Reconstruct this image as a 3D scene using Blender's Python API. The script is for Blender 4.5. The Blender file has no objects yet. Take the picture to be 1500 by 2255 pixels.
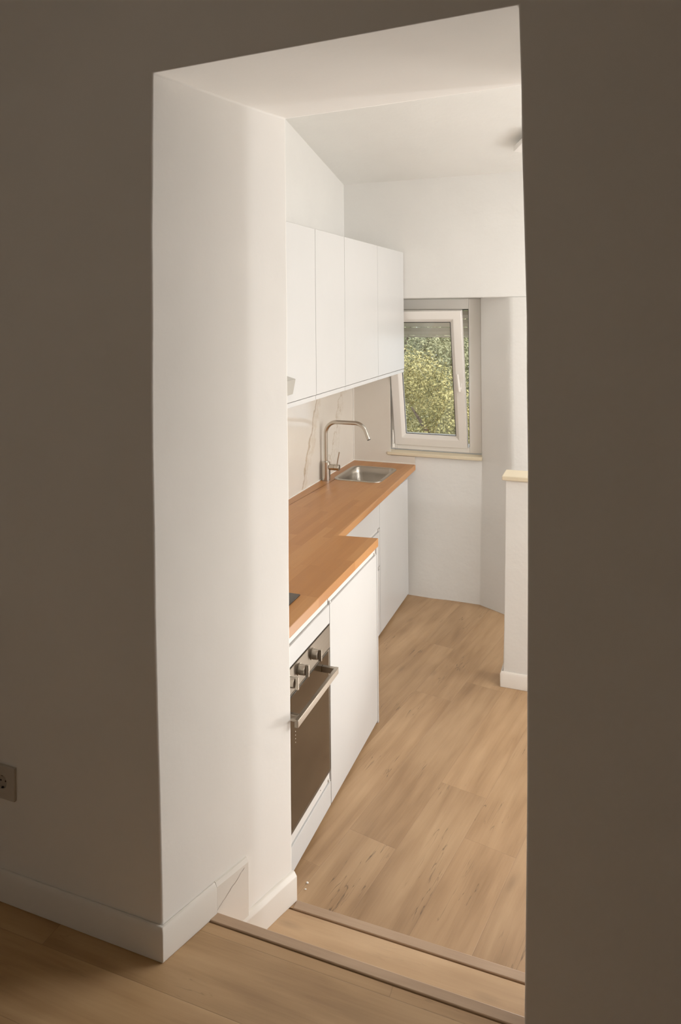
import bpy, bmesh, math, random
from mathutils import Vector, Matrix
random.seed(7)
C = bpy.context.scene.collection
SC = bpy.context.scene

# ------------------------------------------------------------------ helpers
def lin(c):
    return tuple(((v/255)/12.92 if v/255 <= .04045 else ((v/255+.055)/1.055)**2.4) for v in c)

class MB:
    """collects shapes (in scene coordinates) that become one mesh"""
    def __init__(s): s.bm = bmesh.new(); s.M = None
    def v(s, p):
        p = Vector(p)
        return s.bm.verts.new(s.M @ p if s.M else p)
    def face(s, pts):
        return s.bm.faces.new([s.v(p) for p in pts])
    def box(s, a, b):
        x0,y0,z0 = a; x1,y1,z1 = b
        p = [(x0,y0,z0),(x1,y0,z0),(x1,y1,z0),(x0,y1,z0),(x0,y0,z1),(x1,y0,z1),(x1,y1,z1),(x0,y1,z1)]
        v = [s.v(q) for q in p]
        for f in ((3,2,1,0),(4,5,6,7),(0,1,5,4),(1,2,6,5),(2,3,7,6),(3,0,4,7)):
            s.bm.faces.new([v[i] for i in f])
        return s
    def loft(s, loops, cap=True):
        L = [[s.v(p) for p in lp] for lp in loops]
        n = len(L[0])
        for a, b in zip(L, L[1:]):
            for i in range(n):
                s.bm.faces.new([a[i], a[(i+1)%n], b[(i+1)%n], b[i]])
        if cap:
            s.bm.faces.new(L[0][::-1]); s.bm.faces.new(L[-1])
        return s
    def prism(s, poly, z0, z1):
        return s.loft([[(x,y,z0) for x,y in poly], [(x,y,z1) for x,y in poly]])
    def tube(s, path, r, n=20, cap=True):
        path = [Vector(p) for p in path]
        rr = r if isinstance(r, (list, tuple)) else [r]*len(path)
        loops = []; u = None
        for i, p in enumerate(path):
            if i == 0: t = path[1]-path[0]
            elif i == len(path)-1: t = path[-1]-path[-2]
            else: t = (path[i+1]-path[i]).normalized()+(path[i]-path[i-1]).normalized()
            t.normalize()
            if u is None:
                a = Vector((0,0,1)) if abs(t.z) < .9 else Vector((1,0,0))
                u = t.cross(a).normalized()
            else:
                u = (u - t*u.dot(t)).normalized()
            w = t.cross(u)
            loops.append([tuple(p+(u*math.cos(2*math.pi*k/n)+w*math.sin(2*math.pi*k/n))*rr[i]) for k in range(n)])
        return s.loft(loops, cap)

def obj(name, mb, mat, parent=None, bevel=0, smooth=False, segs=2):
    me = bpy.data.meshes.new(name)
    bm = mb.bm
    bmesh.ops.recalc_face_normals(bm, faces=bm.faces)
    if parent:
        off = Vector((0,0,0)); p = parent
        while p: off += p.location; p = p.parent
        bmesh.ops.translate(bm, verts=bm.verts, vec=-off)
    bm.to_mesh(me); bm.free()
    o = bpy.data.objects.new(name, me); C.objects.link(o)
    me.materials.append(mat)
    if parent: o.parent = parent
    if smooth:
        for f in me.polygons: f.use_smooth = True
    if bevel:
        m = o.modifiers.new('bevel', 'BEVEL'); m.width = bevel; m.segments = segs
        m.limit_method = 'ANGLE'; m.angle_limit = math.radians(35)
        for f in me.polygons: f.use_smooth = True
        me.set_sharp_from_angle(angle=math.radians(50))
    elif smooth:
        me.set_sharp_from_angle(angle=math.radians(40))
    return o

def tag(o, label=None, cat=None, group=None, kind=None):
    if label: o['label'] = label
    if cat: o['category'] = cat
    if group: o['group'] = group
    if kind: o['kind'] = kind
    return o
def thing(name, loc, label, cat, group=None, kind=None):
    o = bpy.data.objects.new(name, None); C.objects.link(o); o.location = loc
    o.empty_display_size = .05
    return tag(o, label, cat, group, kind)
def struct(name, mb, mat, label, cat, bevel=0, smooth=False, segs=2):
    return tag(obj(name, mb, mat, None, bevel, smooth, segs), label, cat, None, 'structure')

# ------------------------------------------------------------------ materials
class NT:
    def __init__(s, name):
        s.m = bpy.data.materials.new(name); s.m.use_nodes = True
        s.t = s.m.node_tree; s.b = s.t.nodes['Principled BSDF']
    def n(s, typ, inp=None, **kw):
        n = s.t.nodes.new(typ)
        for k, v in kw.items(): setattr(n, k, v)
        for k, v in (inp or {}).items(): s.put(n.inputs[k], v)
        return n
    def put(s, sock, v):
        if isinstance(v, bpy.types.NodeSocket): s.t.links.new(v, sock)
        else: sock.default_value = v
    def math(s, op, a, b=0., c=None, clamp=False):
        n = s.n('ShaderNodeMath', {0: a, 1: b}, operation=op); n.use_clamp = clamp
        if c is not None: s.put(n.inputs[2], c)
        return n.outputs[0]
    def mix(s, f, a, b, mode='MIX'):
        n = s.n('ShaderNodeMix', data_type='RGBA', blend_type=mode)
        s.put(n.inputs[0], f); s.put(n.inputs[6], a); s.put(n.inputs[7], b)
        return n.outputs[2]
    def ramp(s, f, stops):
        n = s.n('ShaderNodeValToRGB', {0: f}); e = n.color_ramp.elements
        while len(e) < len(stops): e.new(.5)
        for el, (p, c) in zip(e, stops):
            el.position = p; el.color = (*c, 1) if len(c) == 3 else c
        return n.outputs[0]
    def pos(s): return s.n('ShaderNodeNewGeometry').outputs['Position']
    def noise(s, vec, scale, detail=3, rough=.5, dist=0.):
        return s.n('ShaderNodeTexNoise', {'Vector': vec, 'Scale': scale, 'Detail': detail, 'Roughness': rough, 'Distortion': dist}).outputs[0]
    def bump(s, h, strength, dist=.01):
        n = s.n('ShaderNodeBump', {'Height': h, 'Strength': strength, 'Distance': dist})
        s.put(s.b.inputs['Normal'], n.outputs[0])
    def set(s, **k):
        names = dict(col='Base Color', rough='Roughness', metal='Metallic', spec='Specular IOR Level', coat='Coat Weight', croug='Coat Roughness', aniso='Anisotropic')
        for a, v in k.items(): s.put(s.b.inputs[names[a]], v)
        return s

def rgba(c): return (*lin(c), 1)

def plaster(name, c, amt=.25, rough=.75):
    t = NT(name); p = t.pos()
    n1 = t.noise(p, 3.5, 4, .55); n2 = t.noise(p, 60, 3, .6)
    dark = tuple(int(v*.955) for v in c)
    t.set(col=t.mix(t.math('MULTIPLY', n1, .9), rgba(c), rgba(dark)), rough=rough, spec=.25)
    h = t.math('ADD', t.math('MULTIPLY', n1, 1.6), t.math('MULTIPLY', n2, .12))
    t.bump(h, amt, .02)
    return t.m

def paint(name, c, rough=.35, spec=.4):
    t = NT(name); p = t.pos()
    n = t.noise(p, 9, 2)
    t.set(col=t.mix(t.math('MULTIPLY', n, .5), rgba(c), rgba(tuple(int(v*.97) for v in c))), rough=rough, spec=spec)
    return t.m

def planks(name, ang, light, mid, darkc, seamc, width=.20, length=1.25, along='Y', rough=.42, crack=.8):
    """laminate boards; ang turns the boards about z"""
    t = NT(name); p = t.pos()
    mp = t.n('ShaderNodeMapping', {'Vector': p, 'Rotation': (0,0,ang)}, vector_type='POINT').outputs[0]
    sx = t.n('ShaderNodeSeparateXYZ', {0: mp})
    # u runs along the board, w across it
    u, w = (sx.outputs[1], sx.outputs[0]) if along == 'Y' else (sx.outputs[0], sx.outputs[1])
    row = t.math('FLOOR', t.math('DIVIDE', w, width))
    rnd = t.n('ShaderNodeTexWhiteNoise', {'W': t.math('ADD', row, 17.3)}, noise_dimensions='1D').outputs[0]
    u2 = t.math('ADD', t.math('DIVIDE', u, length), t.math('MULTIPLY', rnd, 7.))
    col = t.math('FLOOR', u2)
    cell = t.n('ShaderNodeCombineXYZ', {0: row, 1: col, 2: 3.})
    cr = t.n('ShaderNodeTexWhiteNoise', {'Vector': cell.outputs[0]}, noise_dimensions='3D')
    fr = t.math('FRACT', t.math('DIVIDE', w, width)); fu = t.math('FRACT', u2)
    ew = t.math('MULTIPLY', t.math('MINIMUM', fr, t.math('SUBTRACT', 1., fr)), width)
    eu = t.math('MULTIPLY', t.math('MINIMUM', fu, t.math('SUBTRACT', 1., fu)), length)
    edge = t.math('MINIMUM', ew, eu)
    seam = t.math('SUBTRACT', 1., t.math('DIVIDE', edge, .0016), clamp=True)
    g = t.n('ShaderNodeCombineXYZ', {0: t.math('MULTIPLY', u, 1.6), 1: t.math('MULTIPLY', w, 16.), 2: t.math('MULTIPLY', cr.outputs[0], 40.)}).outputs[0]
    g2 = t.n('ShaderNodeCombineXYZ', {0: t.math('MULTIPLY', u, 5.), 1: t.math('MULTIPLY', w, 120.), 2: t.math('MULTIPLY', cr.outputs[0], 40.)}).outputs[0]
    g3 = t.n('ShaderNodeCombineXYZ', {0: t.math('MULTIPLY', u, 1.5), 1: t.math('MULTIPLY', w, 3.6), 2: t.math('MULTIPLY', cr.outputs[0], 23.)}).outputs[0]
    n1 = t.noise(g, 1.1, 5, .55, .5); n2 = t.noise(g2, 1., 3, .6); n3 = t.noise(g3, 1.7, 2, .5)
    f = t.math('ADD', t.math('MULTIPLY', n1, .5), t.math('ADD', t.math('MULTIPLY', n2, .15), t.math('MULTIPLY', n3, .45)))
    c = t.ramp(f, [(.36, lin(darkc)), (.54, lin(mid)), (.72, lin(light))])
    tone = t.math('ADD', .91, t.math('MULTIPLY', cr.outputs[0], .14))
    c = t.mix(1., c, t.n('ShaderNodeCombineXYZ', {0: tone, 1: tone, 2: tone}).outputs[0], 'MULTIPLY')
    # knots and drying cracks
    kv = t.n('ShaderNodeCombineXYZ', {0: t.math('MULTIPLY', u, 1.7), 1: t.math('MULTIPLY', w, 5.2), 2: 0.}).outputs[0]
    wob = t.noise(g3, 6., 2)
    vor = t.n('ShaderNodeTexVoronoi', {'Vector': kv, 'Scale': 1.15, 'Randomness': 1.}).outputs['Distance']
    knot = t.math('SUBTRACT', 1., t.math('DIVIDE', t.math('ADD', vor, t.math('MULTIPLY', wob, .07)), .15), clamp=True)
    c = t.mix(t.math('MULTIPLY', knot, .6), c, rgba(tuple(int(v*.62) for v in darkc)))
    ck = t.n('ShaderNodeCombineXYZ', {0: t.math('MULTIPLY', u, 1.), 1: t.math('MULTIPLY', w, 17.), 2: 9.}).outputs[0]
    cn = t.noise(ck, 2.2, 3, .5, .25)
    line = t.math('SUBTRACT', 1., t.math('DIVIDE', t.math('ABSOLUTE', t.math('SUBTRACT', cn, .5)), .010), clamp=True)
    msk = t.math('MULTIPLY', t.math('SUBTRACT', t.noise(g3, 2.3, 1), .56), 12., clamp=True)
    c = t.mix(t.math('MULTIPLY', t.math('MULTIPLY', line, msk), crack), c, rgba(tuple(int(v*.45) for v in darkc)))
    c = t.mix(t.math('MULTIPLY', seam, .4), c, rgba(seamc))
    t.set(col=c, rough=t.math('ADD', rough, t.math('MULTIPLY', n2, .12)), spec=.4)
    t.bump(t.math('SUBTRACT', t.math('MULTIPLY', n2, .15), seam), .25, .002)
    return t.m

def butcher(name):
    t = NT(name); p = t.pos()
    sx = t.n('ShaderNodeSeparateXYZ', {0: p}); X, Y, Z = sx.outputs
    W = .044
    xx = t.math('ADD', X, t.math('MULTIPLY', Z, .35))
    row = t.math('FLOOR', t.math('DIVIDE', xx, W))
    rnd = t.n('ShaderNodeTexWhiteNoise', {'W': row}, noise_dimensions='1D').outputs[0]
    u2 = t.math('ADD', t.math('DIVIDE', Y, .42), t.math('MULTIPLY', rnd, 9.))
    col = t.math('FLOOR', u2)
    cr = t.n('ShaderNodeTexWhiteNoise', {'Vector': t.n('ShaderNodeCombineXYZ', {0: row, 1: col, 2: 1.}).outputs[0]}, noise_dimensions='3D').outputs[0]
    g = t.n('ShaderNodeCombineXYZ', {0: t.math('MULTIPLY', X, 70.), 1: t.math('MULTIPLY', Y, 4.), 2: t.math('MULTIPLY', cr, 30.)}).outputs[0]
    n = t.noise(g, 1., 4, .6)
    f = t.math('ADD', t.math('MULTIPLY', cr, .55), t.math('MULTIPLY', n, .5))
    c = t.ramp(f, [(.1, lin((156,98,46))), (.5, lin((168,109,55))), (.95, lin((182,125,70)))])
    t.set(col=c, rough=.42, spec=.28)
    t.bump(n, .04, .002)
    return t.m

def marble(name):
    t = NT(name); p = t.pos()
    sx = t.n('ShaderNodeSeparateXYZ', {0: p}); X, Y, Z = sx.outputs
    w1 = t.noise(p, 3., 5, .6); w2 = t.noise(p, 9., 4, .6); w3 = t.noise(p, 2., 2)
    base = t.mix(w1, rgba((222,214,201)), rgba((208,198,184)))
    def vein(y0, k, amp, width, s):
        # a vein rising with slope k from (y0, worktop level)
        l = t.math('ADD', y0, t.math('MULTIPLY', t.math('SUBTRACT', Z, .92), k))
        d = t.math('SUBTRACT', Y, l)
        d = t.math('ADD', d, t.math('MULTIPLY', t.math('SUBTRACT', w2, .5), amp))
        return t.math('MULTIPLY', t.math('SUBTRACT', 1., t.math('DIVIDE', t.math('ABSOLUTE', d), width), clamp=True), s)
    c = base
    c = t.mix(vein(3.99, .47, .10, .015, .75), c, rgba((150,122,86)))
    c = t.mix(vein(4.02, .50, .30, .04, .42), c, rgba((186,164,132)))
    c = t.mix(vein(4.42, .55, .35, .016, .55), c, rgba((165,140,108)))
    c = t.mix(vein(4.48, .5, .55, .03, .25), c, rgba((186,168,140)))
    t.set(col=c, rough=.12, spec=.5)
    return t.m

def steel(name, c=(192,185,174), rough=.20, aniso=.0):
    t = NT(name); p = t.pos()
    g = t.n('ShaderNodeMapping', {'Vector': p, 'Scale': (300, 4, 300)}).outputs[0]
    n = t.noise(g, 1., 2)
    t.set(col=rgba(c), metal=1., rough=t.math('ADD', rough-.06, t.math('MULTIPLY', n, .12)))
    return t.m

def plain(name, c, rough=.5, metal=0., spec=.5):
    t = NT(name); n = t.noise(t.pos(), 20, 2)
    t.set(col=t.mix(t.math('MULTIPLY', n, .4), rgba(c), rgba(tuple(int(v*.92) for v in c))), rough=rough, metal=metal, spec=spec)
    return t.m

M = dict(
    wall=plaster('white_plaster', (230,228,223)),
    room=plaster('cream_plaster', (246,241,234), .11),
    ceil=plaster('ceiling_plaster', (232,230,224), .3),
    lacquer=paint('white_lacquer', (201,200,198), .3),
    carcass=paint('white_melamine', (214,211,206), .4),
    skirting=paint('white_skirting', (236,229,219), .4),
    pvc=paint('white_pvc', (236,230,222), .35),
    rubber=plain('black_gasket', (28,30,32), .6),
    floor=planks('oak_laminate', math.radians(-10.3)*-1, (180,143,103), (161,124,86), (132,97,62), (112,82,56)),
    floor2=planks('oak_laminate_landing', 0, (200,160,114), (182,142,98), (150,112,74), (90,64,42), along='X', crack=.4),
    tread=planks('oak_tread', 0, (206,168,126), (190,152,111), (168,130,92), (112,82,56), along='X', width=.6, crack=.15),
    profile=planks('oak_profile', 0, (190,158,128), (172,141,112), (150,120,94), (140,110,84), along='X', width=.3, length=3., crack=0.),
    worktop=butcher('butcher_block'),
    marble=marble('marble_tile'),
    steel=steel('brushed_steel'), steel_d=steel('brushed_steel_panel', (96,86,74), .48),
    steel_s=steel('satin_steel_sink', (165,158,148), .3),
    steel_h=steel('satin_steel_handle', (156,146,132), .32),
    black=plain('black_glass', (22,20,19), .12),
    silicone=paint('white_silicone', (236,230,220), .4),
    pine=plain('pale_wood_cap', (224,208,176), .5),
    aluminium=plain('grey_aluminium', (165,160,150), .45),
    shutter=plain('beige_shutter', (236,230,214), .5),
    socket=paint('grey_socket', (190,180,168), .6),
    print=plain('grey_print', (110,108,104), .5),
    crumb=plain('plaster_crumb', (240,236,228), .8),
    lampwhite=paint('white_metal', (240,236,230), .4),
    bark=plain('bark', (84,70,56), .9),
    ground=plain('ground', (120,116,84), .95),
    dark=plain('dark_gap', (40,32,26), .8),
)
t = NT('oven_glass'); t.set(col=rgba((40,31,22)), rough=.1, spec=.5); M['ovenglass'] = t.m
t = NT('window_glass')
tr = t.n('ShaderNodeBsdfTransparent', {0: (.93,.95,.94,1)}); gl = t.n('ShaderNodeBsdfGlossy', {'Roughness': .02})
fr = t.n('ShaderNodeFresnel', {'IOR': 1.5}); mx = t.n('ShaderNodeMixShader', {0: fr.outputs[0], 1: tr.outputs[0], 2: gl.outputs[0]})
t.t.links.new(mx.outputs[0], t.t.nodes['Material Output'].inputs[0]); M['glass'] = t.m
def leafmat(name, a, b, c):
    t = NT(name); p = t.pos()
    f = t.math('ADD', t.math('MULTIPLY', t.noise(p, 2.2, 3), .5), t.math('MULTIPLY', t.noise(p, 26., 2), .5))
    t.set(col=t.ramp(f, [(.36, lin(a)), (.5, lin(b)), (.66, lin(c))]), rough=.55, spec=.3)  # ramp puts sunlit tips and cluster shade into the leaf colour
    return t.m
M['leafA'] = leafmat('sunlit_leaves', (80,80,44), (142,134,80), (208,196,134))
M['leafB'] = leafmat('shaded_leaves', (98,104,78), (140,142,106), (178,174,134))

# ------------------------------------------------------------------ dimensions
LF = .18                      # level of the landing above the kitchen floor
YW = 1.685                    # dark face of the dividing wall
YB = 2.20                     # kitchen face
XL = -1.79                    # kitchen left wall
def interp(tab, z):
    if z <= tab[0][0]: return tab[0][1]
    for (a, u), (b, w) in zip(tab, tab[1:]):
        if z <= b: return u+(w-u)*(z-a)/(b-a)
    return tab[-1][1]
LE = [(-.3,-1.199),(.29,-1.201),(.5,-1.205),(.77,-1.210),(1.2,-1.217),(1.61,-1.221),(2.26,-1.217),(2.70,-1.209)]
RE = [(-.3,-.205),(.36,-.197),(.72,-.191),(1.15,-.184),(1.65,-.180),(2.0,-.180),(2.26,-.184),(2.53,-.187),(2.73,-.191)]
ZS = [-.05,.15,.36,.5,.72,.9,1.15,1.4,1.65,1.85,2.0,2.26,2.4,2.53]

# ------------------------------------------------------------------ dividing wall (one thick wall with the opening)
rnd = random.Random(3)
m = MB()
def ring_left(z, j=0., zo=None, dz=(0,)*6):
    zo = z if zo is None else zo
    P = [(interp(LE,z)+j,YW),(-1.145,1.86),(-1.087,2.03),(-1.060,2.115),(-1.031+j,YB-.006),(-1.045,YB)]
    return [(-3.2,YW,zo)]+[(x,y,z+d) for (x,y),d in zip(P,dz)]+[(-3.2,YB,zo)]
def ring_right(z, j=0., zo=None, dz=(0,)*6):
    zo = z if zo is None else zo
    P = [(interp(RE,z)+j,YW),(-.155,1.86),(-.130,2.03),(-.118,2.115),(-.102+j,YB-.006),(-.09,YB)]
    return [(2.4,YW,zo)]+[(x,y,z+d) for (x,y),d in zip(P,dz)]+[(2.4,YB,zo)]
rings = [ring_left(z, rnd.uniform(-.0012,.0012)) for z in ZS]
rings.append(ring_left(2.70, 0, 3.75, (0,-.010,-.018,-.020,-.021,-.021)))
rings.append(ring_right(2.729, 0, 3.75, (0,-.014,-.023,-.026,-.027,-.027)))
rings += [ring_right(z, rnd.uniform(-.0012,.0012)) for z in reversed(ZS)]
m.loft(rings)
struct('wall_front', m, M['room'], 'thick plastered wall around the opening, brown in shadow, pale in its reveal', 'wall', bevel=.005, segs=3)

# ------------------------------------------------------------------ dark room shell
m = MB(); m.box((-3.2,-2.2,LF-.12),(2.4,1.833,LF))
m.bm.verts.ensure_lookup_table()
struct('floor_landing', m, M['floor2'], 'oak laminate floor of the dark front room', 'floor')
struct('wall_back', MB().box((-3.2,-2.3,.0),(2.4,-2.2,3.75)), M['room'], 'wall behind the viewer in the dark room', 'wall')
struct('wall_room_left', MB().box((-3.3,-2.3,.0),(-3.2,2.2,3.75)), M['room'], 'left wall of the dark room', 'wall')
struct('wall_room_right', MB().box((2.4,-2.3,.0),(2.5,2.2,3.75)), M['room'], 'right wall of the dark room', 'wall')
struct('ceiling_room', MB().box((-3.2,-2.2,3.45),(2.4,1.685,3.55)), M['room'], 'ceiling of the dark room', 'ceiling')

# ------------------------------------------------------------------ step and kitchen floor
st = MB().box((-1.17,1.836,LF-.12),(-.05,1.869,LF+.0045))
struct('trim_1', st, M['profile'], 'upper oak nosing strip at the edge of the landing', 'trim', bevel=.003)
struct('trim_2', MB().box((-1.16,1.852,-.1),(-.05,1.866,LF-.12)), M['tread'], 'oak riser under the landing edge', 'trim')
struct('floor_step', MB().box((-1.17,1.866,-.1),(.0,2.151,.0)), M['tread'], 'oak tread between the two nosing strips', 'floor')
struct('trim_3', MB().box((-1.012,2.155,-.02),(-.06,2.190,.004)), M['profile'], 'lower oak threshold strip before the kitchen floor', 'trim', bevel=.003)
struct('floor_kitchen', MB().box((-1.9,2.158,-.1),(2.4,5.2,0)), M['floor'], 'oak laminate kitchen floor with slanting boards', 'floor')

# ------------------------------------------------------------------ kitchen shell
def zc(y): return 2.927+.235*(4.79-y)       # sloping ceiling
struct('wall_left', MB().box((-1.89,2.2,-.1),(XL,5.35,3.75)), M['wall'], 'white kitchen wall on the left behind the cupboards', 'wall')
m = MB()
m.loft([[(-1.9,2.2,zc(2.2)),(2.5,2.2,zc(2.2)),(2.5,2.2,zc(2.2)+.1),(-1.9,2.2,zc(2.2)+.1)],
        [(-1.9,5.3,zc(5.3)),(2.5,5.3,zc(5.3)),(2.5,5.3,zc(5.3)+.1),(-1.9,5.3,zc(5.3)+.1)]])
struct('ceiling_kitchen', m, M['ceil'], 'white sloping kitchen ceiling', 'ceiling')
struct('wall_right', MB().box((2.4,2.2,-.1),(2.5,5.3,3.75)), M['wall'], 'white kitchen wall on the right', 'wall')
# far wall: upper part stands forward over the niche
m = MB()
m.box((-1.795,4.79,2.094),(2.4,5.35,3.2))
struct('wall_far_upper', m, M['wall'], 'white far wall above the window niche', 'wall', bevel=.006)
# wall right of the window, slanted reveal
RP = [(-.835,4.952),(-.822,4.940),(-.80,4.924),(-.75,4.8875),(-.70,4.851),(-.65,4.814),(-.625,4.796),(-.61,4.789),(-.59,4.786),(-.5,4.785),(2.4,4.785)]
def rplan(k):
    out = []
    for x, y in RP:
        t_ = min(1., max(0., (x+.835)/.235))
        out.append((x-.012*k*t_, y-(1-t_)*.135*k-t_*.085*k*k))
    return out
m = MB()
m.loft([[(-.846,5.35,z),(-.846,5.04,z)]+[(x,y,z) for x,y in rplan(0)]+[(2.4,5.35,z)] for z in (.955,1.3,1.7,2.094)])
struct('wall_far_right', m, M['wall'], 'white far wall with slanted reveal right of the window', 'wall', smooth=True)
# battered wall under the window, running on into the slanted reveal
m = MB()
loops = []
for z in (-.05,.0,.06,.12,.2,.3,.4,.5,.6,.7,.8,.90,.955):
    k = max(0., (.955-z)/.955); y = 4.952-.135*k; n = 9
    row = [(-1.795+(.955*i/n), y+(0 if i == n else .005*math.sin(i*1.9+z*3)*(1 if z < .3 else .2)), z) for i in range(n+1)]
    row += [(x,y_,z) for x,y_ in rplan(k)]+[(2.4,5.35,z),(-1.795,5.35,z)]
    loops.append(row)
m.loft(loops)
struct('wall_far_below_window', m, M['wall'], 'rough white wall under the window, thicker at its foot', 'wall', smooth=True)
struct('wall_far_left', MB().box((-1.795,4.955,.955),(-1.522,5.35,2.094)), M['wall'], 'wall left of the window', 'wall')
struct('wall_far_sill_base', MB().box((-1.522,5.13,.955),(-.846,5.35,.99)), M['wall'], 'masonry under the outer window sill', 'wall')

# knee wall
m = MB()
m.loft([[(-.545,3.82,0),(.55,3.82,0),(.55,3.95,0),(-.545,3.95,0)],[(-.535,3.82,.3),(.55,3.82,.3),(.55,3.95,.3),(-.535,3.95,.3)],
        [(-.520,3.82,1.105),(.55,3.82,1.105),(.55,3.95,1.105),(-.520,3.95,1.105)]])
struct('wall_knee', m, M['wall'], 'white half height wall at the right of the kitchen', 'wall', bevel=.004)
struct('trim_4', MB().box((-.537,3.80,1.105),(.56,3.965,1.128)), M['pine'], 'pale wooden cap on the half height wall', 'trim', bevel=.004)

def skirting(name, pts, z0, h, th, label, extra=None):
    """skirting board along a plan polyline; normal to the left-hand side"""
    m = MB()
    P = [Vector((x,y)) for x,y in pts]
    nrm = []
    for i in range(len(P)):
        d = Vector((0,0))
        if i > 0: d += (P[i]-P[i-1]).normalized()
        if i < len(P)-1: d += (P[i+1]-P[i]).normalized()
        d.normalize(); q = Vector((d.y,-d.x))
        if 0 < i < len(P)-1:
            e = (P[i]-P[i-1]).normalized(); e = Vector((e.y,-e.x)); q = q/max(.4,q.dot(e))
        nrm.append(q)
    loops = []
    for p, q in zip(P, nrm):
        prof = [(0,0),(th,0),(th,h-.012),(th*.45,h),(0,h)]
        loops.append([(p.x+q.x*a, p.y+q.y*a, z0+b) for a, b in prof])
    m.loft(loops)
    return struct(name, m, M['skirting'], label, 'skirting board', bevel=.002)

skirting('baseboard_front', [(-3.2,YW),(-1.200,YW),(-1.145,1.86),(-1.142,1.869)], LF, .094, .014, 'white skirting board turning from the dark wall into the reveal')
# piece of skirting beyond the landing edge with its ragged filler joint
m = MB()
for off in (0,):
    a = Vector((-1.142,1.870)); b = Vector((-1.100,1.992))
    d = (b-a).normalized(); q = Vector((d.y,-d.x))*.013
    loop0 = [(a.x,a.y),(a.x+q.x,a.y+q.y),(b.x+q.x,b.y+q.y),(b.x,b.y)]
    m.loft([[(x,y,.0) for x,y in loop0],[(x,y,LF+.082) for x,y in loop0]])
    l1 = [(a.x,a.y),(a.x+q.x*.5,a.y+q.y*.5),(b.x+q.x*.5,b.y+q.y*.5),(b.x,b.y)]
    m.loft([[(x,y,LF+.082) for x,y in loop0],[(x,y,LF+.094) for x,y in l1]])
bbr = struct('baseboard_reveal', m, M['skirting'], 'white skirting piece dropping past the edge of the landing', 'skirting board')
m = MB()
pts = []
for i in range(15):
    f = i/14; p = a+(b-a)*(.0+.86*f); z = LF+.012+f*.062+rnd.uniform(-.002,.002)
    pts.append((p.x+q.x*1.01, p.y+q.y*1.01, z))
for (x0,y0,z0),(x1,y1,z1) in zip(pts, pts[1:]):
    w = rnd.uniform(.0006,.0016)
    m.face([(x0+.0006,y0,z0),(x1+.0006,y1,z1),(x1+.0006,y1+w,z1-w),(x0+.0006,y0+w,z0-w)])
o = obj('filler_crack', m, plain('filler_brown', (150,124,98), .9), bbr)  # brown line drawn along the ragged joint
skirting('baseboard_step', [(-1.147,1.868),(-1.087,2.03),(-1.060,2.115),(-1.031,2.198)], 0, .096, .021, 'white skirting board at the foot of the reveal beside the step')
skirting('baseboard_knee', [(.55,3.82),(-.545,3.82),(-.545,3.95)][::-1], 0, .082, .012, 'white skirting board around the half height wall')

# ------------------------------------------------------------------ window
W = thing('window_1', (-1.19,5.03,.985), 'white plastic window tilted inwards above the worktop', 'window', kind='structure')
Y0 = 5.03
fx0, fx1, fz0, fz1 = -1.520, -.848, .985, 2.092
m = MB()
pw = .088
m.box((fx0,Y0,fz0),(fx0+pw*.5,Y0+.07,fz1)); m.box((fx1-pw,Y0,fz0),(fx1,Y0+.07,fz1))
m.box((fx0+pw*.5,Y0,fz1-.075),(fx1-pw,Y0+.07,fz1)); m.box((fx0+pw*.5,Y0,fz0),(fx1-pw,Y0+.07,fz0+.038))
obj('window_frame', m, M['pvc'], W, bevel=.004)
m = MB()   # black gasket along the inside of the frame
m.box((fx1-pw-.006,Y0+.02,fz0+.04),(fx1-pw,Y0+.065,fz1-.077)); m.box((fx0+pw*.5,Y0+.02,fz1-.083),(fx1-pw-.006,Y0+.065,fz1-.076))
obj('gasket', m, M['rubber'], W)
# sash, hinged at its lower edge, leaning into the room
sx0, sx1, sz0, sz1 = -1.486, -.950, 1.018, 2.022
lean = math.atan2(.20, sz1-sz0)
T = Matrix.Translation((0,Y0-.012,sz0)) @ Matrix.Rotation(lean, 4, 'X') @ Matrix.Translation((0,-(Y0-.012),-sz0))
f = .056
m = MB(); m.M = T
ya, yb = Y0-.012, Y0+.045
L = lambda i, y: [(sx0+i,y,sz0+i),(sx1-i,y,sz0+i),(sx1-i,y,sz1-i),(sx0+i,y,sz1-i)]
outer_f = [m.v(p) for p in L(0,ya)]; inner_f = [m.v(p) for p in L(f,ya)]
bead_f = [m.v(p) for p in L(f+.026,ya+.026)]; bead_b = [m.v(p) for p in L(f+.026,yb)]; outer_b = [m.v(p) for p in L(0,yb)]
for A, B in ((outer_f,inner_f),(inner_f,bead_f),(bead_f,bead_b),(bead_b,outer_b),(outer_b,outer_f)):
    for i in range(4): m.bm.faces.new([A[i],A[(i+1)%4],B[(i+1)%4],B[i]])
sash = obj('sash', m, M['pvc'], W, bevel=.003)
m = MB(); m.M = T
g = f+.025
m.box((sx0+g,yb-.030,sz0+g),(sx1-g,yb-.026,sz1-g)); obj('glass_pane', m, M['glass'], sash)
m = MB(); m.M = T
e = .005; y1 = yb-.0315
m.box((sx0+g,y1,sz0+g),(sx0+g+e,y1+.001,sz1-g)); m.box((sx1-g-e,y1,sz0+g),(sx1-g,y1+.001,sz1-g))
m.box((sx0+g+e,y1,sz0+g),(sx1-g-e,y1+.001,sz0+g+e)); m.box((sx0+g+e,y1,sz1-g-e),(sx1-g-e,y1+.001,sz1-g))
obj('glazing_seal', m, M['rubber'], sash)
m = MB(); m.M = T      # handle turned up in the tilt position
hx, hz = sx1-.030, 1.47
m.box((hx-.014,ya-.010,hz-.035),(hx+.014,ya-.001,hz+.035))
m.tube([(hx,ya-.008,hz),(hx,ya-.045,hz)], .010, 16)
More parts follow.
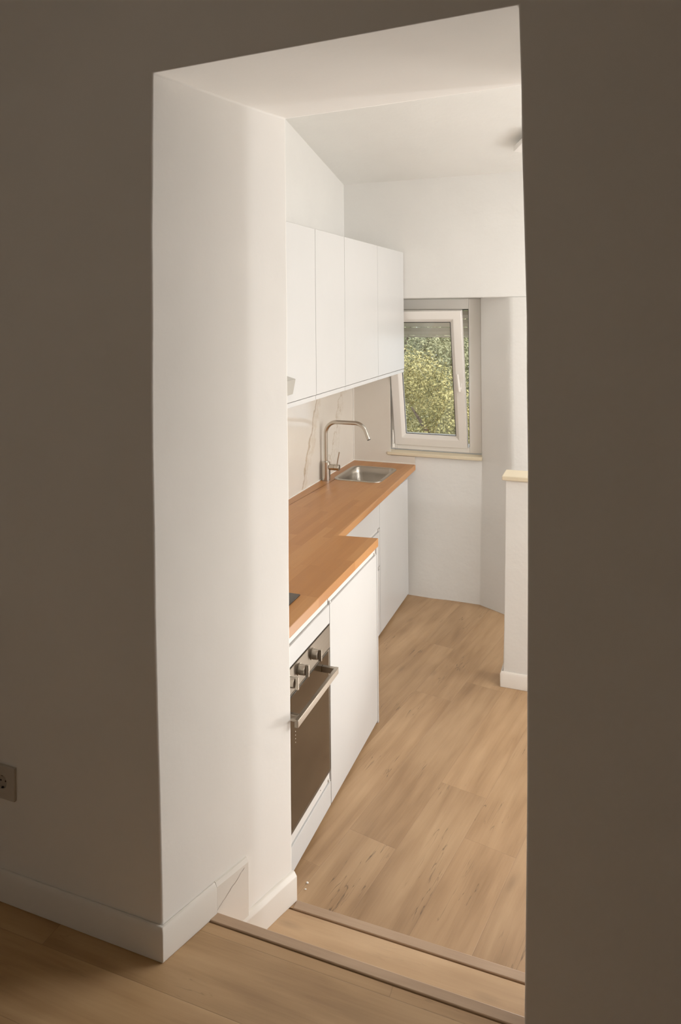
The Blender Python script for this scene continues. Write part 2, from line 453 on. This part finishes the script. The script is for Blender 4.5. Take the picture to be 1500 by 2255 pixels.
m.tube([(hx,ya-.042,hz-.012),(hx-.003,ya-.044,hz+.05),(hx-.006,ya-.048,hz+.115)], [.011,.010,.008], 16)
obj('sash_handle', m, M['pvc'], sash, bevel=.002)
m = MB()
m.tube([(sx0-.012,Y0-.022,1.03),(sx0-.012,Y0-.022,1.13)], .007, 12); m.tube([(sx0-.012,Y0-.022,1.0),(sx0-.012,Y0-.022,1.028)], .011, 12)
o = obj('hinge', m, M['silicone'], W, smooth=True)
struct('trim_5', MB().box((-1.522,4.925,.957),(-.832,5.028,.980)), M['pine'], 'pale window sill with cream edge', 'window sill', bevel=.004)
# roller shutter outside the window
m = MB()
for k in range(4):
    z = 1.822+k*.062
    m.loft([[(-1.50,5.20,z),(-1.50,5.192,z+.028),(-1.50,5.20,z+.057),(-1.50,5.21,z+.057),(-1.50,5.21,z)],
            [(-.87,5.20,z),(-.87,5.192,z+.028),(-.87,5.20,z+.057),(-.87,5.21,z+.057),(-.87,5.21,z)]])
m.box((-1.50,5.195,1.806),(-.87,5.215,1.819))
obj('roller_shutter', m, M['shutter'], W)
m = MB(); m.box((-1.50,5.18,1.80),(-1.522,5.23,2.09)); m.box((-.870,5.18,.99),(-.848,5.23,2.09)); m.box((-1.522,5.18,.99),(-1.50,5.23,2.09))
obj('shutter_guide', m, M['shutter'], W)

# ------------------------------------------------------------------ splash-back
m = MB()
m.box((XL+.0003,2.215,.9005),(XL+.008,4.9295,1.576))
sb = tag(obj('splashback_tile', m, M['marble']), 'glossy cream marble-look splashback running along the left wall', 'splashback')
m = MB(); m.box((XL+.0003,4.931,.9005),(-1.495,4.9385,1.576)); m.box((-1.495,4.931,.9005),(-1.312,4.9385,.954))
sb2 = tag(obj('splashback_tile', m, M['marble']), 'cream marble-look splashback on the far wall left of the window', 'splashback')
obj('corner_joint', MB().box((XL+.0085,4.922,.9062),(XL+.0145,4.9305,1.576)), M['silicone'], sb2)

# ------------------------------------------------------------------ worktop
OUT = [(XL+.003,2.215),(-1.062,2.215),(-1.062,3.285),(-1.262,3.262),(-1.308,4.928),(XL+.003,4.928)]
def rrect(x0,x1,y0,y1,r,n=8):
    p = []
    for cx,cy,a in ((x1-r,y1-r,0),(x0+r,y1-r,90),(x0+r,y0+r,180),(x1-r,y0+r,270)):
        for k in range(n+1):
            t_ = math.radians(a+90*k/n); p.append((cx+r*math.cos(t_), cy+r*math.sin(t_)))
    return p
SX0,SX1,SY0,SY1 = -1.716,-1.384,4.315,4.755
HOLE = rrect(SX0+.014,SX1-.014,SY0+.014,SY1-.014,.05)
def plate(m, outer, hole, z0, z1):
    vs = []
    for loop in (outer, hole):
        v = [m.v((x,y,z1)) for x,y in loop]; vs.append(v)
    es = []
    for v in vs:
        for i in range(len(v)): es.append(m.bm.edges.new((v[i], v[(i+1)%len(v)])))
    r = bmesh.ops.triangle_fill(m.bm, edges=es, use_beauty=True)
    fs = [g_ for g_ in r['geom'] if isinstance(g_, bmesh.types.BMFace)]
    ext = bmesh.ops.extrude_face_region(m.bm, geom=fs)
    dv = [g_ for g_ in ext['geom'] if isinstance(g_, bmesh.types.BMVert)]
    bmesh.ops.translate(m.bm, verts=dv, vec=(0,0,z0-z1))
m = MB(); plate(m, OUT, HOLE, .860, .900)
wt = tag(obj('worktop', m, M['worktop'], bevel=.004), 'stepped butcher block worktop in warm oak along the left wall', 'worktop')
m = MB()
m.box((XL+.008,2.22,.9002),(XL+.014,4.93,.906)); m.box((XL+.014,4.924,.9002),(-1.312,4.9305,.906))
obj('silicone_joint', m, M['silicone'], wt)

# ------------------------------------------------------------------ base cupboards
def carcass(m, x0, x1, y0, y1, z0, z1, t_=.016):
    m.box((x0,y0,z0),(x1,y0+t_,z1)); m.box((x0,y1-t_,z0),(x1,y1,z1))
    m.box((x0,y0+t_,z0),(x0+.006,y1-t_,z1)); m.box((x0+.006,y0+t_,z0),(x1,y1-t_,z0+t_))
def front(y0, y1, z0, z1, xf, th=.018, g=.0016):
    return MB().box((xf-th,y0+g,z0),(xf,y1-g,z1))
XN, XS = -1.066, -1.332      # front planes: near run, sink run
ZT, ZB = .826, .018
# oven housing
y0, y1 = 2.203, 2.645
c = thing('oven_cabinet', (-1.4,2.43,0), 'white base cupboard housing the oven, nearest the opening', 'cabinet', 'white base cupboards under the worktop')
m = MB(); carcass(m, XL+.02, XN-.022, y0, y1, .06, .858); obj('carcass', m, M['carcass'], c)
obj('filler_panel', front(y0, y1, .752, ZT, XN), M['lacquer'], c, bevel=.0012)
obj('finger_rail', MB().box((XN-.030,y0+.002,.8285),(XN-.008,y1-.002,.8585)), M['carcass'], c, bevel=.001)
d = obj('drawer', front(y0, y1, ZB, .112, XN), M['lacquer'], c, bevel=.0012)
m = MB().box((XN-.028,y0+.002,.1145),(XN-.006,y1-.002,.150)); m.box((XN-.006,y1-.022,.118),(XN+.0005,y1-.012,.128))
obj('drawer_rail', m, M['carcass'], c, bevel=.001)
m = MB(); m.tube([(XN-.0062,2.548,.134),(XN-.0052,2.548,.134)], .0022, 10); obj('screw_hole', m, M['dark'], c)
obj('plinth', MB().box((XN-.07,y0,.0005),(XN-.05,y1,.058)), M['carcass'], c)
# door cupboard
y0, y1 = 2.647, 3.268
c = thing('base_cabinet', (-1.4,2.96,0), 'white base cupboard with one plain door, right beside the oven', 'cabinet', 'white base cupboards under the worktop')
m = MB(); carcass(m, XL+.02, XN-.022, y0, y1, .06, .858); obj('carcass', m, M['carcass'], c)
obj('door', front(y0, y1-.004, ZB, ZT, XN), M['lacquer'], c, bevel=.0012)
m = MB().box((XN-.030,y0+.002,.8285),(XN-.008,y1-.002,.8585)); m.box((XN-.008,y0+.002,.829),(XN+.0005,y0+.012,.837)); m.box((XN-.008,y1-.030,.829),(XN+.0005,y1-.020,.837))
obj('finger_rail', m, M['carcass'], c, bevel=.001)
obj('plinth', MB().box((XN-.07,y0,.0005),(XN-.05,y1,.058)), M['carcass'], c)
obj('end_panel', MB().box((XL+.02,y1+.0005,.002),(XN,y1+.014,.858)), M['lacquer'], c, bevel=.001)
# drawer unit
y0, y1 = 3.286, 4.148
c = thing('drawer_cabinet', (-1.55,3.72,0), 'white drawer unit set back between the door cupboard and the sink cupboard', 'cabinet', 'white base cupboards under the worktop')
m = MB(); carcass(m, XL+.02, XS-.022, y0, y1, .06, .858); obj('carcass', m, M['carcass'], c)
for za, zb in ((.675,ZT),(.440,.648),(ZB,.414)):
    d = obj('drawer', front(y0, y1, za, zb, XS), M['lacquer'], c, bevel=.0012)
    m = MB().box((XS-.030,y0+.002,zb+.0025),(XS-.009,y1-.002,zb+(.0245 if zb<.8 else .032)))
    m.box((XS-.009,y1-.022,zb+.004),(XS+.001,y1-.010,zb+.020))
    obj('finger_rail', m, M['carcass'], d, bevel=.001)
obj('plinth', MB().box((XS-.07,y0,.0005),(XS-.05,y1,.058)), M['carcass'], c)
# sink cupboard
y0, y1 = 4.150, 4.800
c = thing('sink_cabinet', (-1.55,4.47,0), 'white base cupboard with tall plain door under the sink', 'cabinet', 'white base cupboards under the worktop')
m = MB(); carcass(m, XL+.02, XS-.022, y0, y1-.0, .06, .858); obj('carcass', m, M['carcass'], c)
obj('door', front(y0, y1, ZB, ZT, XS), M['lacquer'], c, bevel=.0012)
obj('finger_rail', MB().box((XS-.030,y0+.002,.8285),(XS-.008,y1-.002,.8585)), M['carcass'], c, bevel=.001)
obj('plinth', MB().box((XS-.07,y0,.0005),(XS-.05,y1,.058)), M['carcass'], c)

# ------------------------------------------------------------------ oven
oy0, oy1 = 2.207, 2.641
c = thing('built_in_oven', (-1.3,2.43,.156), 'built-in oven with brushed steel panel, bar handle and dark glass door', 'oven')
XO = XN+.003
obj('body', MB().box((XN-.52,oy0+.018,.158),(XN-.012,oy1-.018,.742)), M['steel_d'], c)
obj('control_panel', MB().box((XN-.012,oy0,.657),(XO,oy1,.748)), M['steel_d'], c, bevel=.0015)
m = MB().box((XN-.012,oy0,.156),(XO-.003,oy1,.651))
dr = obj('door', m, M['steel_d'], c, bevel=.0015)
obj('door_glass', MB().box((XO-.0029,oy0+.004,.174),(XO,oy1-.018,.647)), M['ovenglass'], dr, bevel=.001)
m = MB()
for k in range(4): m.tube([(XO,2.300,.507-k*.013),(XO+.0006,2.300,.507-k*.013)], .0016, 8)
obj('door_marking', m, plain('pale_print', (220,210,196), .6), dr)
m = MB()
hz0, hz1, hxo = .597, .622, XO+.065
hy0, hy1 = 2.182, 2.567
m.box((hxo-.014,hy0,hz0),(hxo,hy1,hz1))
for yy in (2.210, hy1-.016): m.box((XO,yy,hz0+.001),(hxo-.014,yy+.016,hz1-.001))
obj('handle', m, M['steel_h'], dr, bevel=.0015)
for yy in (2.243,2.335,2.456):
    m = MB(); m.tube([(XO,yy,.714),(XO+.004,yy,.714),(XO+.0042,yy,.714),(XO+.026,yy,.714),(XO+.027,yy,.714)], [.0215,.0215,.019,.0175,.0165], 28)
    k = obj('knob', m, M['steel_h'], c, smooth=True)
    m = MB(); m.box((XO+.0272,yy-.004,.692),(XO+.040,yy+.004,.736)); obj('knob_grip', m, M['steel_h'], k, bevel=.0015)

# ------------------------------------------------------------------ hob, sink, tap
c = thing('induction_hob', (-1.39,2.38,.9), 'black glass hob set in the worktop above the oven', 'hob')
m = MB().box((-1.66,2.235,.9005),(-1.138,2.520,.906)); g_ = obj('glass_plate', m, M['black'], c, bevel=.0015)
for cx in (-1.53,-1.27):
    m = MB()
    for k in range(48):
        a0, a1 = 2*math.pi*k/48, 2*math.pi*(k+1)/48
        m.face([(cx+r*math.cos(a_),2.38+r*math.sin(a_),.9063) for r,a_ in ((.088,a0),(.09,a0),(.09,a1),(.088,a1))])
    obj('zone_marking', m, M['print'], g_)

c = thing('kitchen_sink', (-1.55,4.535,.9), 'small stainless steel inset sink with rounded corners in the worktop', 'sink')
m = MB()
rings = [(0,.9005,.062),(.001,.904,.062),(.010,.9045,.056),(.022,.9030,.048),(.026,.898,.046),(.030,.86,.045),(.040,.775,.05),(.052,.757,.045),(.075,.752,.04)]
loops = []
for ins, z, r in rings:
    loops.append([(x,y,z) for x,y in rrect(SX0+ins,SX1-ins,SY0+ins,SY1-ins,r)])
m.loft(loops, cap=False); m.bm.verts.ensure_lookup_table()
nn = len(loops[0]); m.bm.faces.new([m.bm.verts[i] for i in range(len(loops)*nn-nn, len(loops)*nn)])
s = obj('basin', m, M['steel_s'], c, smooth=True)
m = MB(); m.tube([(-1.55,4.535,.7525),(-1.55,4.535,.755)], .038, 28); obj('drain', m, M['steel'], s, smooth=True)
m = MB(); m.tube([(SX0+.034,4.44,.866),(SX0+.041,4.44,.866)], .011, 20); obj('overflow', m, M['steel'], s, smooth=True)

fxb, fyb = -1.743, 4.285
c = thing('kitchen_tap', (fxb,fyb,.9), 'tall brushed steel mixer tap with angular arched spout beside the sink', 'tap')
m = MB(); m.tube([(fxb,fyb,.9003),(fxb,fyb,.905),(fxb,fyb,.9052),(fxb,fyb,1.022),(fxb,fyb,1.024)], [.0300,.0300,.0285,.0285,.0265], 32)
obj('body', m, M['steel'], c, smooth=True)
path = [(fxb,fyb,1.020)]
def arc(cx, cz, r, a0, a1, n=12):
    return [(cx+r*math.cos(math.radians(a0+(a1-a0)*k/n)), fyb, cz+r*math.sin(math.radians(a0+(a1-a0)*k/n))) for k in range(n+1)]
R_ = .078; top_z = 1.286
path += arc(fxb+R_, top_z-R_, R_, 180, 90)
path += arc(fxb+.205, top_z-R_, R_, 90, 22)
ex, _, ez = path[-1]; dx, dz = math.sin(math.radians(22)), -math.cos(math.radians(22))
path.append((ex+dx*.055, fyb, ez+dz*.055))
m = MB(); m.tube(path, .0135, 24)
sp = obj('spout', m, M['steel'], c, smooth=True)
px_, _, pz_ = path[-1]
m = MB(); m.tube([(px_,fyb,pz_),(px_+dx*.006,fyb,pz_+dz*.006)], .011, 20); obj('aerator', m, M['dark'], sp, smooth=True)
m = MB(); m.tube([(fxb+.026,fyb,.990),(fxb+.060,fyb,.990),(fxb+.0602,fyb,.990),(fxb+.0615,fyb,.990),(fxb+.0617,fyb,.990),(fxb+.092,fyb,.990),(fxb+.094,fyb,.990)],
    [.020,.020,.017,.017,.0205,.0205,.0185], 28)
lv = obj('lever_housing', m, M['steel'], c, smooth=True)
m = MB(); m.tube([(fxb+.078,fyb,1.008),(fxb+.086,fyb-.001,1.052),(fxb+.095,fyb-.002,1.092)], [.0042,.0042,.0042], 14); obj('lever', m, M['steel'], lv, smooth=True)

# ------------------------------------------------------------------ wall cupboards
XU = -1.345; UZ0, UZ1 = 1.600, 2.418
specs = [(2.217,3.190,'white wall cupboard nearest the opening, holding the steel hood'),
         (3.192,3.600,'narrow white wall cupboard, second from the opening'),
         (3.602,4.188,'white wall cupboard, second from the window'),
         (4.190,4.784,'white wall cupboard at the far end against the window wall')]
for i, (a_, b_, lab) in enumerate(specs):
    c = thing('wall_cabinet', (-1.56,(a_+b_)/2,UZ0), lab, 'cabinet', 'white wall cupboards above the worktop')
    m = MB(); carcass(m, XL+.010, XU-.020, a_, b_, UZ0, UZ1); m.box((XL+.016,a_+.016,UZ1-.016),(XU-.020,b_-.016,UZ1))
    obj('carcass', m, M['carcass'], c)
    m = MB().box((XU-.018,a_+.0012,UZ0+.003),(XU,b_-.0012,UZ1)); obj('door', m, M['lacquer'], c, bevel=.0012)
    m = MB().box((XU-.040,a_+.0008,1.578),(XU-.003,b_-.0008,1.5995)); obj('light_pelmet', m, M['lacquer'], c, bevel=.001)
    m = MB().box((XL+.012,a_+.001,1.580),(XU-.041,b_-.001,1.598)); obj('bottom_panel', m, M['carcass'], c)
# steel hood corner standing out of the first wall cupboard
c = thing('range_hood', (XU,2.6,1.65), 'grey steel hood corner standing out from the first wall cupboard', 'hood')
m = MB()
f0 = [(XU+.004,2.937,1.704),(XU+.008,2.897,1.640),(-1.240,2.40,1.663),(-1.241,2.40,1.720)]      # front face
b0 = [(XU+.0015,2.940,1.7045),(XU+.0015,2.898,1.640),(XU+.0015,2.40,1.640),(XU+.0015,2.40,1.835)]
m.loft([f0,b0])
obj('canopy', m, M['aluminium'], c)

# ------------------------------------------------------------------ ceiling lamp peeping past the opening
c = thing('ceiling_lamp', (-.34,4.32,zc(4.32)), 'white ceiling fitting peeping past the right edge of the opening', 'lamp')
def ceilbox(m, cx, cy, hx, hy, zdrop0, zdrop1, ang):
    ca, sa = math.cos(ang), math.sin(ang); P = []
    for x, y in ((-hx,-hy),(hx,-hy),(hx,hy),(-hx,hy)): P.append((cx+x*ca-y*sa, cy+x*sa+y*ca))
    m.loft([[(x,y,zc(y)-zdrop1) for x,y in P],[(x,y,zc(y)-zdrop0) for x,y in P]])
m = MB(); ceilbox(m, -.34, 4.32, .06, .06, .001, .03, .3); obj('ceiling_rose', m, M['lampwhite'], c, bevel=.002)
m = MB(); ceilbox(m, -.385, 4.32, .105, .105, .032, .062, .55); obj('lamp_plate', m, M['lampwhite'], c, bevel=.003)

# ------------------------------------------------------------------ socket on the dark wall
c = thing('wall_socket', (-1.787,YW,.552), 'grey wall socket plate low on the dark wall at the left edge', 'socket')
m = MB(); plate(m, [(-.052,-.052),(.052,-.052),(.052,.052),(-.052,.052)], [(.021*math.cos(2*math.pi*k/32),.021*math.sin(2*math.pi*k/32)) for k in range(32)], 0, .009)
m2 = MB()
for f_ in m.bm.faces: m2.face([(-1.787+v_.co.x, YW-.0005-v_.co.z, .552+v_.co.y) for v_ in f_.verts])
bmesh.ops.remove_doubles(m2.bm, verts=m2.bm.verts, dist=1e-5)
pl = obj('cover_plate', m2, M['socket'], c, bevel=.0015)
m = MB(); m.tube([(-1.787,YW-.0005,.552),(-1.787,YW-.002,.552)], .0209, 32); ins = obj('socket_insert', m, plain('dark_insert', (170,160,150), .5), c, smooth=True)
m = MB()
for dx_ in (-.0095,.0095): m.tube([(-1.787+dx_,YW-.0021,.552),(-1.787+dx_,YW-.0026,.552)], .0028, 12)
for dz_ in (-.019,.019): m.box((-1.790,YW-.007,.552+dz_-.0015),(-1.784,YW-.0021,.552+dz_+.0015))
obj('pin_holes', m, M['dark'], ins)

# ------------------------------------------------------------------ plaster crumbs on the floor
for (cx, cy, r, lab) in ((-1.008,2.270,.0042,'tiny white plaster crumb on the kitchen floor, farther from the threshold strip'),(-1.003,2.243,.0032,'tiny white plaster crumb on the kitchen floor, nearer to the threshold strip')):
    m = MB(); bmesh.ops.create_icosphere(m.bm, subdivisions=1, radius=r)
    for v_ in m.bm.verts: v_.co = Vector((cx+v_.co.x*1.3*rnd.uniform(.7,1.2), cy+v_.co.y*rnd.uniform(.6,1.3), .0004+r*.45+v_.co.z*.45))
    tag(obj('plaster_crumb', m, M['crumb']), lab, 'crumb', 'plaster crumbs on the floor')

# ------------------------------------------------------------------ garden beyond the window
struct('ground_garden', MB().box((-25,6,-6.2),(20,40,-6)), M['ground'], 'ground far below the window', 'ground')
def tree(cx, cy, cz, R3, n, mat, lab, size, seed, blobs):
    rg = random.Random(seed)
    T_ = thing('garden_tree', (cx,cy,-6), lab, 'tree', 'trees outside the window')
    m = MB(); m.tube([(cx,cy,-6),(cx+.1,cy,-3),(cx-.05,cy+.1,cz-.6),(cx+.05,cy,cz+R3[2]*.4)], [.22,.17,.11,.03], 12)
    for k in range(7):
        an = rg.uniform(0,6.28); q = (cx+math.cos(an)*R3[0]*.7, cy+math.sin(an)*R3[1]*.7, cz+rg.uniform(-.2,.6)*R3[2])
        m.tube([(cx,cy,cz-R3[2]*.5+.1*k),q], [.06,.012], 6)
    obj('trunk', m, M['bark'], T_, smooth=True)
    cl = []
    for k in range(blobs):
        while True:
            p = Vector((rg.uniform(-1,1),rg.uniform(-1,1),rg.uniform(-1,1)))
            if .35 < p.length < 1: break
        cl.append((Vector((cx+p.x*R3[0],cy+p.y*R3[1],cz+p.z*R3[2])), rg.uniform(.22,.42)))
    vs, fs = [], []
    for k in range(n):
        c0, r0 = rg.choice(cl)
        d = Vector((rg.gauss(0,1),rg.gauss(0,1),rg.gauss(0,1))).normalized()
        p = c0+d*r0*rg.uniform(.55,1.05)
        a1 = Vector((rg.gauss(0,1),rg.gauss(0,1),rg.gauss(0,.6))).normalized()
        nn_ = (d*1.0+Vector((rg.gauss(0,.5),rg.gauss(0,.5),rg.gauss(0,.5)))).normalized()
        b1 = nn_.cross(a1).normalized(); a1 = b1.cross(nn_)
        s_ = size*rg.uniform(.6,1.2); i0 = len(vs)
        vs += [p-a1*s_, p-b1*s_*.42+nn_*s_*.1, p+a1*s_, p+b1*s_*.42+nn_*s_*.1]
        fs.append((i0,i0+1,i0+2,i0+3))
    me = bpy.data.meshes.new('foliage'); me.from_pydata([tuple(v_-Vector((cx,cy,-6))) for v_ in vs], [], fs)
    o = bpy.data.objects.new('foliage', me); C.objects.link(o); o.parent = T_; me.materials.append(mat)
    return T_
tree(-1.95,9.4,.15,(1.15,.8,1.35),34000,M['leafA'],'sunlit yellow-green tree close outside the window',.027,1,40)
tree(-3.6,11.6,1.1,(1.8,.8,2.0),42000,M['leafB'],'taller duller green tree behind, upper left in the window',.034,2,120)
tree(-1.2,13.4,.6,(2.0,.8,2.5),42000,M['leafB'],'dull green tree behind, upper right in the window',.036,3,120)
tree(-3.6,17.,1.5,(4.4,1.2,4.0),40000,M['leafB'],'distant green tree filling the back of the window view',.085,4,260)
tree(-4.4,21.,1.0,(6.4,1.2,5.0),40000,M['leafB'],'farthest green tree, only seen through gaps in the others',.12,5,330)
for k, (x0,z0,x1,z1,lab) in enumerate(((-1.95,-.02,-1.45,.33,'thin slanting cable outside, left of the pair low in the window'),(-1.55,-.18,-1.1,.15,'thin slanting cable outside, right of the pair low in the window'))):
    m = MB(); m.tube([(x0-.8,7.2,z0-.56),(x0,7.2,z0),(x1,7.2,z1),(x1+3,7.2,z1+1.9)], .0035, 6)
    tag(obj('overhead_cable', m, M['aluminium']), lab, 'cable', 'cables outside the window')

# ------------------------------------------------------------------ light
w = bpy.data.worlds.new('World'); SC.world = w; w.use_nodes = True
bg = w.node_tree.nodes['Background']; bg.inputs[0].default_value = (.92,.95,1,1); bg.inputs[1].default_value = 1.3
def lamp(name, typ, loc, energy, col=(1,1,1), rot=None, target=None, **k):
    l = bpy.data.lights.new(name, typ); l.energy = energy; l.color = col
    for a_, v_ in k.items(): setattr(l, a_, v_)
    o = bpy.data.objects.new(name, l); C.objects.link(o); o.location = loc
    if target is not None: o.rotation_euler = (Vector(target)-Vector(loc)).to_track_quat('-Z','Y').to_euler()
    elif rot: o.rotation_euler = rot
    return o
lamp('sun', 'SUN', (0,-10,20), 5.0, (1,.93,.80), target=(-7,-2,6), angle=.01)
lamp('kitchen_bulb', 'POINT', (1.9,2.545,1.86), 43, (1,.985,.985), shadow_soft_size=.05)
lamp('kitchen_ceiling_fill', 'AREA', (.6,3.9,2.9), 8, (1,.97,.93), rot=(0,0,0), size=.5)  # added soft fill under the ceiling, lifts the far end of the kitchen
lamp('kitchen_side_fill', 'AREA', (2.1,4.0,1.65), 32, (1,.97,.93), target=(-1.3,3.9,1.0), size=1.0)  # unseen area fill from the right, added to brighten reveal and far doors
lamp('kitchen_low_fill', 'AREA', (-.02,3.3,.25), 8.5, (1,.95,.88), target=(-.85,1.9,1.7), size=.34, spread=math.radians(130))  # unseen fill aimed up at reveal and soffit, stands in for floor bounce
lamp('room_fill', 'AREA', (-.6,-1.2,3.2), 1.2, (1,.80,.54), rot=(0,0,0), size=1.0)  # added weak fill, stands in for bounced light in the dark room

# ------------------------------------------------------------------ camera
F, PX, PY, YAW, ROLL = 1550., 750., 682., math.radians(20.84), -.0088
cam = bpy.data.cameras.new('camera'); co = bpy.data.objects.new('camera', cam); C.objects.link(co)
fw = Vector((-math.sin(YAW), math.cos(YAW), 0)); Rr = Vector((math.cos(YAW), math.sin(YAW), 0)); Z = Vector((0,0,1))
cX = Rr*math.cos(ROLL)+Z*math.sin(ROLL); cY = Rr*-math.sin(ROLL)+Z*math.cos(ROLL); cZ = -fw
mt = Matrix((cX,cY,cZ)).transposed().to_4x4(); mt.translation = Vector((0,0,2.02)); co.matrix_world = mt
cam.sensor_fit = 'VERTICAL'; cam.sensor_height = 36; cam.lens = F/2255*36
cam.shift_x = 0; cam.shift_y = -(1127.5-PY)/2255
cam.clip_start = .05
SC.camera = co
SC.view_settings.view_transform = 'Standard'
SC.view_settings.look = 'None'
SC.view_settings.exposure = .32
SC.view_settings.gamma = 1.28
